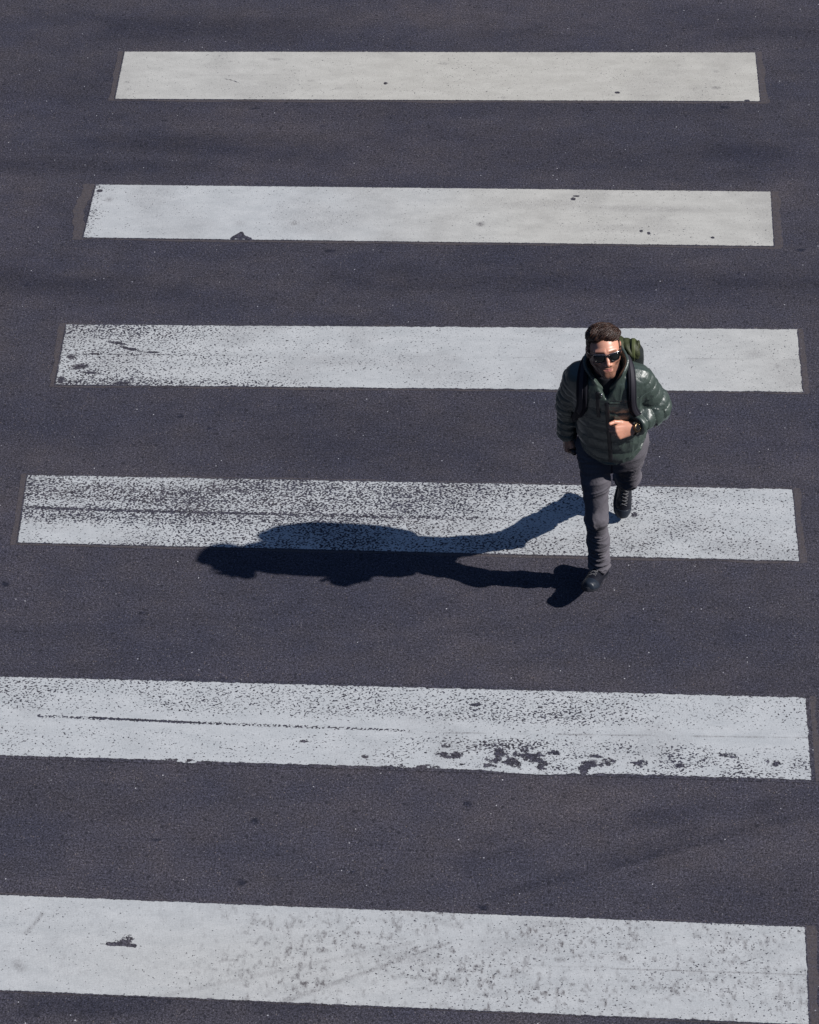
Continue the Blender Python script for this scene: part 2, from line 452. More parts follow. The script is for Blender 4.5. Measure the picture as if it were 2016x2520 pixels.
# ground corners: top-left, top-right, bottom-right, bottom-left
Q = [((-1.9871, 4.0958), (1.9794, 4.1441), (1.9877, 3.6348), (-1.9792, 3.5948)),
     ((-1.9755, 2.7331), (2.0114, 2.7403), (2.0081, 2.2396), (-1.9803, 2.2364)),
     ((-1.9615, 1.4620), (2.1030, 1.5135), (2.1071, 1.0039), (-1.9495, .9637)),
     ((-1.9869, .2518), (2.0133, .2503), (2.0208, -.2613), (-1.9593, -.2405)),
     ((-1.9980, -1.1570), (2.0048, -1.1733), (2.0041, -1.6740), (-1.9960, -1.6455)),
     ((-2.0100, -2.4560), (1.9284, -2.5124), (1.9200, -3.0190), (-2.0100, -2.9610))]
LAB = ['clean greyish white zebra stripe with a small black dot, farthest from the walking man',
       'white zebra stripe with a small triangular chip missing from its lower edge left of middle',
       'white zebra stripe behind the man\'s head, speckled and chipped at its left end',
       'heavily worn speckled white zebra stripe that the man\'s shadow falls across',
       'white zebra stripe in front of the man, ragged chips along its lower right edge',
       'nearest white zebra stripe with a black gouge at left and faint diagonal tyre marks']
def band(u, a, b, s=.05): return sstep(a - s, a + s, u) * (1 - sstep(b - s, b + s, u))
for si, q in enumerate(Q):
    q = np.array(q); Lm, Wm = 4.0, .5
    mg = .022 if si == 4 else .008
    nu, nv = 801, 105
    U, Vv = np.meshgrid(np.linspace(-mg / Lm, 1 + mg / Lm, nu), np.linspace(-mg / Wm, 1 + mg / Wm, nv), indexing='xy')
    U = U.ravel(); Vv = Vv.ravel(); S = U * Lm; Tt = Vv * Wm
    PX = (q[0] * (1 - U)[:, None] + q[1] * U[:, None]) * (1 - Vv)[:, None] + (q[3] * (1 - U)[:, None] + q[2] * U[:, None]) * Vv[:, None]
    # distance outside the nominal rectangle -> "hole" (ragged edge)
    dedge = np.minimum(np.minimum(S, Lm - S), np.minimum(Tt, Wm - Tt))
    if si == 4:
        for px_, py_, rx_, amt_ in ((1075, 1633, .07, .012), (1150, 1636, .10, .019), (1235, 1634, .03, .014), (395, 1607, .05, .013), (1110, 1470, .2, .002)):
            gp = np.array(pix(px_, py_)); mm = np.linalg.solve(np.array([q[1] - q[0], q[3] - q[0]]).T, gp - q[0])
            dedge = dedge + amt_ * blob(S, Tt, mm[0] * Lm, Wm, rx_, .06, 0, .9)
    n_ = n2(S * 3, Tt * 3, 4, 70 + si); nf = n2(S * 14, Tt * 14, 3, 80 + si); n3 = n2(S * 30, Tt * 30, 2, 90 + si)
    def P2(px, py):   # pixel -> (s,t)
        g = np.array(pix(px, py)); a = q[1] - q[0]; c = q[3] - q[0]
        m = np.linalg.solve(np.array([a, c]).T, g - q[0]); return m[0] * Lm, m[1] * Wm
    def spot(px, py, rx, ry, rot=0, soft=.3):
        s, t = P2(px, py); return blob(S, -Tt, s, -t, rx, ry, rot, soft)
    def ln(pts, wd, soft=1.): return line(S, Tt, [P2(*p_) for p_ in pts], wd, soft)
    ragged = [.004, .004, .009, .010, .009, .006][si]
    hole = 1 - sstep(-.001 - .004, .004, dedge + (n3 - .5) * ragged)
    wear = np.zeros(S.size); dirt = np.clip((n_ - .55) * 1.6, 0, .22); tone = np.zeros(S.size)
    lowf = sstep(.35, .68, n2(S * 1.1, Tt * 4, 4, 40 + si)); lowg = sstep(.38, .66, n2(S * 3.5, Tt * 7, 3, 50 + si))
    if si == 0:
        wear = .15 + .10 * lowg; tone = .75 + .25 * sstep(.1, .5, U); dirt = dirt * .8
        for a in ((812, 175, .014, .013), (1573, 210, .02, .008), (1300, 194, .018, .012)): hole = amx(hole, .9 * spot(*a))
        for a in ((268, 173, .018, .012, .6), (270, 188, .022, .016, .4), (1508, 150, .022, .014, .5), (1508, 184, .03, .016, .65), (935, 134, .028, .014, .4), (1428, 137, .02, .012, .35), (580, 125, .05, .014, .4),
                  (655, 170, .025, .012, .3), (485, 130, .015, .01, .5), (1420, 150, .015, .01, .3), (712, 186, .03, .014, .25), (1060, 205, .02, .012, .4), (760, 205, .02, .01, .3)):
            dirt = amx(dirt, a[4] * spot(*a[:4]))
        hole = amx(hole, .62 * ln([(473, 166), (485, 168), (503, 174)], .004)); dirt = amx(dirt, .35 * ln([(400, 158), (620, 158)], .003))
    if si == 1:
        wear = .15 + .10 * lowg + .35 * (1 - sstep(0, .03, U)) + .25 * (1 - sstep(0, .012, 1 - Vv)); tone = .1 + .75 * sstep(.25, .7, U + .15 * (n_ - .5))
        hole = amx(hole, 1.3 * line(S, Tt, [P2(490, 502), P2(508, 491), P2(512, 499), P2(525, 503)], .013, .7)); hole = amx(hole, 1.2 * spot(506, 499, .035, .02))
        for a in ((1207, 419, .016, .015), (1214, 413, .02, .008), (1350, 486, .012, .01), (1366, 491, .010, .014), (1512, 518, .055, .010), (210, 402, .02, .015), (1500, 500, .012, .01)): hole = amx(hole, spot(*a))
        for a in ((1012, 472, .02, .018, 1.), (620, 470, .03, .022, .7), (1360, 440, .35, .03, .35), (1150, 430, .3, .045, .3), (230, 420, .02, .02, .6), (1300, 480, .3, .03, .2), (505, 470, .03, .02, .3)): dirt = amx(dirt, a[4] * spot(*a[:4], 0, .8))
        dirt = amx(dirt, .22 * ln([(400, 440), (1600, 455)], .004) * lowg)
    if si == 2:
        wear = .24 + .36 * (1 - sstep(.0, .40, U + .2 * (n_ - .5))) + .12 * lowf * (1 - sstep(.3, .75, U)) + .08 * lowg - .06 * sstep(.5, .8, U)
        tone = .12 + .45 * sstep(.7, 1., U); wear = wear + .12 * band(Vv, .9, 1.2, .04) * (1 - sstep(.2, .6, U))
        for a in ((245, 722, .06, .014, -.2), (275, 735, .07, .014, -.3), (150, 752, .025, .02, 0), (168, 772, .05, .028, .1), (190, 785, .06, .012, -.1), (258, 807, .055, .020, 0), (200, 745, .03, .01, 0), (320, 742, .05, .01, 0), (650, 815, .03, .01, 0), (790, 817, .03, .008, 0), (128, 800, .02, .03, 0)):
            hole = amx(hole, .8 * spot(a[0], a[1], a[2], a[3], a[4], .7))
        wear = amx(wear, .8 * ln([(135, 746), (420, 748)], .006)); dirt = amx(dirt, .6 * ln([(135, 746), (1690, 756)], .003) * sstep(.3, .6, n2(S * 6, Tt * 0, 2, 9)))
        for a in ((1590, 745, .05, .03, .35), (700, 760, .25, .05, .3), (1640, 770, .02, .02, .5), (950, 790, .2, .04, .2)): dirt = amx(dirt, a[4] * spot(*a[:4], 0, .9))
    if si == 3:
        wear = .52 + .15 * (1 - sstep(.25, .7, U)) - .12 * sstep(.6, 1., U) + .10 * (lowf - .5) + .12 * (lowg - .5)
        wear += .14 * band(Vv, .02, .42, .06) * (1 - sstep(.7, .9, U)) + .10 * band(Vv, .44, .66, .05) * (1 - sstep(.3, .6, U))
        wear -= .25 * spot(250, 1125, .25, .05, 0, .9) + .25 * spot(115, 1120, .25, .07, 0, .9) + .22 * spot(320, 1015, .5, .03, 0, .9) + .2 * spot(130, 1060, .2, .04, 0, .9)
        wear = amx(wear, .98 * ln([(40, 1068), (330, 1077), (700, 1084), (1150, 1094)], .016) * (1 - .55 * sstep(.45, .75, U)))
        hole = amx(hole, .62 * ln([(70, 1070), (330, 1077), (560, 1082)], .010)); dirt = amx(dirt, .25 * lowg)
        hole = amx(hole, .75 * spot(1338, 1083, .022, .022, 0, .8)); tone += .05
    if si == 4:
        wear = .32 + .15 * band(Vv, -.1, .40, .04) * sstep(.12, .25, U) * (1 - sstep(.72, .95, U)) + .10 * (lowf - .3) + .10 * lowg
        wear += .10 * band(Vv, -.1, .4, .04) * (1 - sstep(.1, .2, U)); wear -= .15 * band(Vv, .44, .62, .04)
        hole = amx(hole, .85 * ln([(190, 1511), (330, 1518), (420, 1522)], .007)); wear = amx(wear, .8 * ln([(80, 1508), (420, 1522), (860, 1538)], .010) * (1 - sstep(.45, .62, U) * .5))
        dirt = amx(dirt, .8 * ln([(860, 1541), (1700, 1552)], .0035) * sstep(.3, .55, n2(S * 9, Tt * 0, 2, 19)))
        low = band(Vv, .62, 1.1, .05) * sstep(.45, .6, U); wear += low * (.05 + .22 * lowg)
        env4 = np.zeros(S.size); hole = amx(hole, .9 * spot(1002, 1484, .026, .012))
        for a in ((1046, 1583, .035, .035, .3), (1060, 1600, .05, .016, 0), (1082, 1603, .045, .022, -.4), (1112, 1587, .055, .020, 0), (1128, 1604, .05, .03, -.5), (1155, 1614, .075, .022, -.4), (1163, 1630, .02, .025, 0), (1240, 1612, .035, .028, .5), (1232, 1625, .018, .03, 0),
                  (1432, 1609, .028, .010, 0), (1630, 1603, .032, .018, 0), (950, 1588, .05, .018, 0), (870, 1612, .09, .012, 0), (1010, 1610, .07, .012, 0), (1318, 1610, .03, .009, 0), (1345, 1605, .035, .008, 0), (770, 1592, .014, .008, 0), (640, 1560, .03, .006, 0), (380, 1600, .055, .009, 0), (1180, 1585, .05, .012, 0), (1260, 1590, .03, .01, 0)):
            env4 = amx(env4, spot(a[0], a[1], a[2] * 1.35, a[3] * 1.35, a[4], .75))
        hole = amx(hole, env4 * (.15 + .85 * sstep(.40, .56, n2(S * 20, Tt * 24, 4, 37))))
        hole = amx(hole, .62 * band(Vv, .70, .93, .03) * band(U, .5, .98, .04) * sstep(.62, .70, nf))
        tone += .0
    if si == 5:
        wear = .14 + .10 * lowg + .10 * sstep(.35, .6, U); tone = .10 + .25 * spot(500, 2040, .7, .2, 0, .9)
        dm = band(U, .36, 1.2, .10) * (1 - .4 * sstep(.75, .9, U)) * (.35 + .9 * lowg) + .22
        dirt = dm * np.clip(.10 * n2(S * 9, Tt * 9, 3, 33) + .60 * sstep(.56, .76, n2(S * 60, Tt * 40, 3, 35)) + .22 * sstep(.52, .78, n2(S * 22, Tt * 20, 4, 36)), 0, 1)
        hole = amx(hole, 1.1 * ln([(228, 1988), (258, 1989), (284, 1992)], .010)); hole = amx(hole, .95 * spot(262, 1984, .035, .014, 0, .7)); hole = amx(hole, .66 * spot(272, 1976, .03, .02, 0, .8)); hole = amx(hole, .6 * ln([(212, 1988), (300, 1993)], .004))
        for a, b_, wd, am in (((930, 1990), (520, 2140), .010, .5), ((870, 1985), (330, 2100), .012, .30), ((950, 1985), (600, 2105), .006, .55), ((90, 1925), (55, 1965), .010, .6), ((45, 2040), (35, 2030), .02, .6), ((1290, 2040), (1700, 2053), .003, .8), ((850, 2028), (1290, 2038), .003, .3), ((860, 1920), (960, 1950), .02, .3)):
            dirt = amx(dirt, 1.25 * am * line(S, Tt, [P2(*a), P2(*b_)], wd, 1.4) * (.4 + .9 * nf))
        for a in ((1690, 2085, .02, .02, .6), (1100, 1990, .2, .05, .3), (870, 2020, .15, .03, .4), (1150, 1950, .15, .04, .35)): dirt = amx(dirt, a[4] * spot(*a[:4], 0, .9))
    wear = np.clip(wear, 0, 1)
    i = (np.arange(nv - 1)[:, None] * nu + np.arange(nu - 1)[None, :]).ravel()
    fc = np.stack([i, i + nu, i + nu + 1, i + 1], 1)
    ctr = q.mean(0)
    vv = np.column_stack([PX, np.full(len(PX), .0022)])
    ob = mesh_obj('zebra_stripe', vv, fc, PAINT, smooth=False, origin=(ctr[0], ctr[1], 0), attrs={'wear': wear, 'dirt': dirt, 'tone': np.clip(tone, 0, 1), 'hole': np.clip(hole, 0, 1.4)})
    tag(ob, LAB[si], 'road marking', 'white stripes of the zebra crossing')
    # residue of the older marking that peeps out round the edges
    r2 = np.random.RandomState(40 + si); ring = []
    left = [.040, .075, .040, .035, .03, .03][si]; right = [.055, .05, .035, .04, .045, .05][si]; lo_ = [.022, .022, .018, .020, .012, .010][si]; tp = [.012, .006, .010, .012, .012, .010][si]
    def edge(a, b, nrm, amt, n, amp, end0=0, end1=0):
        for k in range(n):
            t = k / n; p_ = a * (1 - t) + b * t
            jig = amt * (1 + amp * (n2(np.array([t * n * .11]), np.array([si * 7.1 + amt * 90]), 3, 3)[0] - .5) * 2)
            ring.append(p_ + nrm * jig)
    a0 = q[0] + V(-left, tp); 
    edge(q[0] + V(-left * .9, 0), q[1] + V(right * .3, 0), V(0, 1), tp, 160, .9)
    edge(q[1] + V(0, tp), q[2] + V(0, -lo_), V(1, 0), right, 50, .6)
    edge(q[2] + V(right * .8, 0), q[3] + V(-left, 0), V(0, -1), lo_, 160, .8)
    edge(q[3] + V(0, -lo_), q[0] + V(0, tp), V(-1, 0), left, 50, .6)
    ring = np.array(ring); inner = ctr + (ring - ctr) * V(.97, .80)
    n = len(ring); vr = np.vstack([np.column_stack([ring, np.full(n, .0011)]), np.column_stack([inner, np.full(n, .0011)])])
    fr = [(k, n + k, n + (k + 1) % n, (k + 1) % n) for k in range(n)]
    part('residue_border', (vr, fr), RES, ob, (ctr[0], ctr[1], 0), smooth=False)
print('ground', time.time() - T0)

# ================================================================== PERSON
ORGP = V(1.05, -.32, 0)
# --- skeleton (metres, world)
HIP_R, KNEE_R, ANK_R = V(.974, -.375, .89), V(.993, -.480, .51), V(1.018, -.450, .135)
HIP_L, KNEE_L, ANK_L = V(1.144, -.350, .90), V(1.146, -.215, .522), V(1.142, .062, .255)
SH_R, EL_R, WR_R = V(.886, -.462, 1.408), V(.846, -.374, 1.18), V(.842, -.338, .930)
SH_L, EL_L, WR_L = V(1.163, -.472, 1.410), V(1.266, -.428, 1.190), V(1.143, -.590, 1.205)
HC = V(1.000, -.522, 1.630)                      # head centre, eye level
yaw, pit, rol = math.radians(9), math.radians(20), math.radians(4)
HF = V(math.sin(yaw) * math.cos(pit), -math.cos(yaw) * math.cos(pit), math.sin(pit))
HL = unit(V(math.cos(yaw), math.sin(yaw), 0)); HU = np.cross(HF, HL)
HL, HU = HL * math.cos(rol) + HU * math.sin(rol), HU * math.cos(rol) - HL * math.sin(rol)
HB = np.array([HL, HF, HU])                      # local (x = his left, y = forward, z = up)
HS = .955
def to_head(P): return (((P - HC) @ HB.T) / HS).astype(f32)
def from_head(p): return HC + HS * (np.asarray(p, float) @ HB)

person = thing('person', ORGP)
tag(person, 'bearded man in sunglasses, dark green quilted jacket and grey jeans striding towards the camera', 'person')

# --- head
def head_sdf(p):
    ax = p.copy(); ax[:, 0] = np.abs(ax[:, 0])
    d = ell(p, (0, -.012, .024), (.0755, .093, .086))
    d = smin(d, ell(p, (0, .030, -.030), (.058, .066, .080)), .03)
    d = smin(d, cone(ax, (.048, .005, -.055), (.012, .070, -.100), .019, .017), .03)      # jaw line
    d = smin(d, cone(p, (-.008, .078, -.101), (.008, .078, -.101), .0175, .0175), .022)    # chin
    d = smin(d, ell(ax, (.040, .062, -.028), (.026, .026, .020)), .02)                     # cheekbones
    d = smin(d, fcone(ax, (.008, .086, .020), (.046, .070, .018), .010, .008, (0, 0, 1), .9), .014)  # brow
    d = smax(d, -ell(ax, (.032, .098, -.002), (.018, .016, .012)), .012)                   # eye sockets
    d = smin(d, ell(ax, (.031, .074, -.002), (.0125, .0125, .0115)), .003)                 # eyeballs
    d = smin(d, chain(p, [(0, .088, .010), (0, .104, -.020), (0, .113, -.038)], [.0075, .0085, .0105], .006), .010)
    d = smin(d, ell(ax, (.0125, .099, -.043), (.0085, .011, .008)), .005)
    d = smin(d, ell(p, (0, .081, -.066), (.033, .018, .022)), .014)                        # muzzle
    d = smin(d, cone(ax, (0, .0968, -.0645), (.024, .088, -.0645), .0034, .0020), .0035)
    d = smin(d, cone(ax, (0, .0958, -.0725), (.021, .087, -.0680), .0044, .0022), .0035)
    d = smax(d, -cone(ax, (0, .104, -.0685), (.026, .094, -.0665), .0026, .0018), .003)    # mouth line
    e = ell(ax - np.array([.0785, -.008, -.004], f32), (0, 0, 0), (.009, .019, .032))      # ears
    e = smax(e, -ell(ax, (.0875, .000, -.001), (.006, .010, .018)), .004)
    d = smin(d, e, .007)
    return d
NECK = [from_head((0, -.030, -.050)), V(1.017, -.462, 1.47), V(1.025, -.440, 1.38)]
def headneck(P):
    d = head_sdf(to_head(P)) * HS; return smin(d, chain(P, NECK, [.056, .058, .075], .02), .03)
hv, hf = surface(headneck, HC - V(.13, .16, .24), HC + V(.13, .16, .16), .0021, .004)
print('head', len(hv), time.time() - T0)

# --- hands
def hand_sdf(P, W, D, N, U, curl, thumb, size=1., stub=None):
    """W wrist, D towards the knuckles, N back of the hand, U thumb side"""
    Dv, Nv, Uv = unit(D), None, None
    Nv = unit(N - (N @ Dv) * Dv); Uv = unit(U - (U @ Dv) * Dv - (U @ Nv) * Nv)
    B = np.array([Dv, Uv, Nv]); p = ((P - W) @ B.T).astype(f32) / size
    # palm: four metacarpal rods
    mcp = [(.088, .030, .004), (.091, .010, .007), (.087, -.010, .005), (.079, -.028, .001)]
    base = [(.010, .018, 0), (.008, .006, .001), (.008, -.007, 0), (.010, -.019, -.002)]
    sb = B @ (-unit(stub)) * .08
    d = fcone(p, (0, 0, 0), (.02, 0, 0), .028, .030, (0, 0, 1), .72)
    d = smin(d, cone(p, sb, (.004, 0, 0), .029, .0235), .012)
    for a, b in zip(base, mcp): d = smin(d, cone(p, a, b, .0150, .0118), .014)
    d = smin(d, ell(p, (.050, 0, -.006), (.040, .034, .014)), .012)
    d = smin(d, cone(p, (.015, .020, -.010), (.050, .034, -.014), .014, .012), .012)     # thenar
    L = [(.044, .027, .022), (.048, .030, .023), (.045, .028, .022), (.035, .021, .020)]
    R = [.0098, .0100, .0094, .0083]
    for k in range(4):
        q = np.array(mcp[k]); ang = 0; pts = [q]
        dn = (-.02 * (k - 1.5))
        for j in range(3):
            ang += curl[k][j]; q = q + L[k][j] * V(math.cos(ang), dn * .3, -math.sin(ang)); pts.append(q)
        r = R[k]
        fd = chain(p, pts, [r * 1.06, r * .98, r * .93, r * .86], .003)
        fd = smin(fd, ell(p, tuple(pts[1] + V(0, 0, .002)), (r * 1.14,) * 3), .003)
        d = smin(d, fd, .0018)
    td = chain(p, thumb, [.0145, .0120, .0108, .0092], .004)
    return smin(d, td, .007) * size
# left fist in front of the chest
FD = V(-.90, -.38, -.04); FN = V(.33, -.76, .50); FU = V(-.05, .45, 1.)
L_CURL = [(1.15, 1.55, 1.0), (1.28, 1.60, 1.0), (1.35, 1.6, 1.0), (1.42, 1.6, 1.0)]
L_TH = [(.018, .022, -.006), (.052, .046, -.010), (.086, .058, -.004), (.116, .058, .003)]
# right fist, arm swung back
RD = V(.02, .16, -1.); RN = V(-.95, -.10, -.02); RU = V(.05, -1, -.1)
R_CURL = [(.95, 1.25, .9), (1.05, 1.3, .9), (1.1, 1.35, .9), (1.15, 1.4, .9)]
R_TH = [(.018, .022, -.008), (.048, .040, -.020), (.078, .034, -.036), (.100, .022, -.042)]
lhv, lhf = surface(lambda P: hand_sdf(P, WR_L, FD, FN, FU, L_CURL, L_TH, .88, WR_L - EL_L), WR_L - V(.19, .13, .12), WR_L + V(.1, .12, .12), .002, .006)
rhv, rhf = surface(lambda P: hand_sdf(P, WR_R, RD, RN, RU, R_CURL, R_TH, 1.06, WR_R - EL_R), WR_R - V(.1, .12, .17), WR_R + V(.1, .12, .1), .002, .006)
# --- rest of the body, inside the clothes
def body_sdf(P):
    d = column(P, np.array([.84, .95, 1.1, 1.3, 1.42, 1.47]), [1.06, 1.055, 1.045, 1.03, 1.02, 1.017], [-.375, -.385, -.41, -.44, -.455, -.46], [.125, .12, .125, .13, .085, .05], [.09, .09, .095, .095, .07, .05])
    for c_, r_ in (([SH_R, EL_R, WR_R], [.048, .038, .027]), ([SH_L, EL_L, WR_L], [.048, .038, .027]), ([HIP_R, KNEE_R, ANK_R, ANK_R - V(0, 0, .04)], [.062, .038, .024, .024]), ([HIP_L, KNEE_L, ANK_L], [.062, .040, .024])):
        d = smin(d, chain(P, c_, r_, .01), .02)
    return d
bv, bf = surface(body_sdf, V(.72, -.75, .05), V(1.42, .16, 1.55), .009)
# colour masks
hp = to_head(hv)
x_, y_, z_ = np.abs(hp[:, 0]), hp[:, 1], hp[:, 2]
beard = sstep(.0, .012, -(z_ + .050 + .42 * np.maximum(0, .055 - y_) * (y_ > 0) - .25 * np.maximum(0, x_ - .03)))   # jaw + chin
jaw = sstep(-.03, -.055, z_ - .9 * (x_ - .045) ) 
beard = sstep(-.040, -.062, z_ - 1.1 * np.maximum(0, x_ - .030)) * sstep(-.035, -.005, y_) * sstep(-.16, -.13, z_)
side = sstep(.054, .062, x_) * sstep(.040, .022, y_) * sstep(.035, .012, z_) * sstep(-.075, -.05, z_) * sstep(.000, .012, y_)   # sideburn
beard = np.maximum(beard, side)
mous = sstep(.030, .022, x_) * sstep(-.047, -.052, z_) * sstep(-.0625, -.059, z_) * sstep(.075, .085, y_)
beard = np.maximum(beard * (1 - sstep(.026, .018, x_) * sstep(.085, .092, y_) * sstep(-.0815, -.078, z_)), mous * .8)
lips = sstep(.0215, .017, x_ + 3 * np.abs(z_ + .0688) ** 1 * .35) * sstep(.0785, .0765, -z_) * sstep(-.0615, -.0635, z_) * sstep(.088, .094, y_)
beard = beard * (1 - lips)
brow = sstep(.007, .004, np.abs(z_ - .0175 - .0)) * sstep(.007, .012, x_) * sstep(.052, .044, x_) * sstep(.04, .06, y_)
beard = np.maximum(beard, brow * .9)
red = sstep(.02, .0, np.sqrt(hp[:, 0] ** 2 + (y_ - .113) ** 2 + (z_ + .036) ** 2)) * .5 + sstep(.03, .0, np.sqrt((x_ - .042) ** 2 + (y_ - .075) ** 2 + (z_ + .035) ** 2)) * .35 + sstep(.078, .083, x_) * .4
zero = lambda n: np.zeros(n)
allv, allf = [], []; off = 0
for v_, f_ in ((hv, hf), (lhv, lhf), (rhv, rhf), (bv, bf)):
    allv.append(v_); allf.append(f_ + off); off += len(v_)
def padz(a): return np.concatenate([a, zero(off - len(a))])
def skin_mat():
    m, nt, p = new_mat('skin'); b = NB(nt); P = b.pos()
    c = b.mix(b.noise(P, 60, 3, .6), (.74, .34, .225), (.84, .43, .30))
    c = b.mix(b.attr('red'), c, (.50, .17, .13))
    c = b.mix(b.attr('lips'), c, (.52, .20, .17))
    bd = b.math('MULTIPLY', b.attr('beard'), b.mapr(b.noise(P, 330, 3, .8), .3, .65, .45, .88))
    c = b.mix(bd, c, (.072, .033, .020))
    b.l(c, p.inputs['Base Color']); p.inputs['Roughness'].default_value = .38; p.inputs['Specular IOR Level'].default_value = .6
    p.inputs['Subsurface Weight'].default_value = .08; p.inputs['Subsurface Radius'].default_value = (.012, .005, .003); p.inputs['Subsurface Scale'].default_value = .5
    b.l(b.bump(b.noise(P, 500, 2, .6), .25, .0008), p.inputs['Normal'])
    return m
body = part('body', (np.concatenate(allv), np.concatenate(allf)), skin_mat(), person, ORGP, attrs={'beard': padz(beard), 'lips': padz(lips), 'red': padz(red)})
print('body', time.time() - T0)

# --- hair
HAIR = None
def hair_mat():
    m, nt, p = new_mat('brown_hair'); b = NB(nt); P = b.pos()
    n = b.noise(P, 130, 3, .7)
    c = b.mix(b.math('MULTIPLY', b.attr('shade'), b.mapr(n, .3, .6, .5, 1.2), clamp=True), (.014, .009, .009), (.120, .055, .032))
    b.l(c, p.inputs['Base Color']); p.inputs['Roughness'].default_value = .38; p.inputs['Specular IOR Level'].default_value = .6
    b.l(b.bump(b.noise(P, 330, 2, .6), .6, .002), p.inputs['Normal']); return m
HAIR = hair_mat()
def hair_sdf_local(p):
    ax = p.copy(); ax[:, 0] = np.abs(ax[:, 0])
    d = ell(p, (0, -.016, .027), (.0790, .095, .088))
    # hairline: remove the face side
    lim = .036 - .9 * np.maximum(0, .088 - p[:, 2]) - .22 * np.maximum(0, np.abs(p[:, 0]) - .045)
    sl = .030 - 1.6 * np.maximum(0, .068 - np.abs(p[:, 0]))
    hl = p[:, 1] + smin(-lim, -sl, .02)
    d = smax(d, hl, .008)
    d = smax(d, -(p[:, 2] + .018 + .35 * (p[:, 1] + .02)), .01)
    t = ell(p, (.002, -.008, .074), (.072, .072, .040))       # swept-back top
    t = smin(t, ell(p, (.028, .024, .083), (.042, .030, .024)), .02)   # quiff to his left
    t = smin(t, ell(p, (-.026, .018, .082), (.040, .032, .022)), .02)
    ang = p[:, 0] * 34 + p[:, 1] * 40
    rid = np.abs(np.sin(ang + 3 * noise3(p * 18)))
    t = t - .0030 * rid - .005 * (fbm3(p * 30, 2) - .5)
    return smin(d - .0015 * fbm3(p * 160, 2), t, .014)
kv, kf = surface(lambda P: hair_sdf_local(to_head(P)) * HS, HC - V(.12, .15, .08), HC + V(.12, .15, .20), .002, .012)
ht = bvh(kv, kf)
parts = [(kv, kf)]
r3 = np.random.RandomState(3)
shade = [np.full(len(kv), .25)]
for k in range(2600):    # locks swept over to his left and back; short cropped sides
    p0 = kv[r3.randint(len(kv))]; lo_ = to_head(p0[None])[0]
    side_ = lo_[2] < .055 and abs(lo_[0]) > .05
    if lo_[2] < .0: continue
    if not side_ and k > 1900: continue
    L = r3.uniform(.008, .016) if side_ else r3.uniform(.03, .065)
    tw = r3.normal() * .16 + 2.2 * (noise3(np.array([[lo_[0] * 22, lo_[1] * 22, 4.]]))[0] - .5)
    n_ = 4 if side_ else 8; pts = []; q_ = p0; lift = 0 if side_ else r3.uniform(.001, .0045)
    for j in range(n_):
        lc_ = to_head(q_[None])[0]
        if side_: D_ = -HU * .8 - HF * .6
        else:
            an = 1.0 + tw - .5 * j / n_; D_ = -HF * math.cos(an) + HL * math.sin(an) + HU * (.55 if lc_[1] > .03 else 0)
        hh = ht.find_nearest(Vector(q_.tolist()))
        hp_, hn_ = np.array(hh[0]), np.array(hh[1])
        pts.append(hp_ + hn_ * (lift * math.sin(math.pi * min(1, j / (n_ - 1) * .85 + .1)) + .0004))
        D_ = D_ - (D_ @ hn_) * hn_; q_ = hp_ + unit(D_) * L / (n_ - 1)
    tb_ = tube(pts, np.linspace(.0016, .0005, n_) * r3.uniform(.45, 1.1) * (.6 if side_ else 1), 4)
    parts.append(tb_); shade.append(np.full(len(tb_[0]), min(1, max(0, r3.normal() * .25 + .45))))
part('hair', join(*parts), HAIR, person, ORGP, attrs={'shade': np.concatenate(shade)})
print('hair', time.time() - T0)

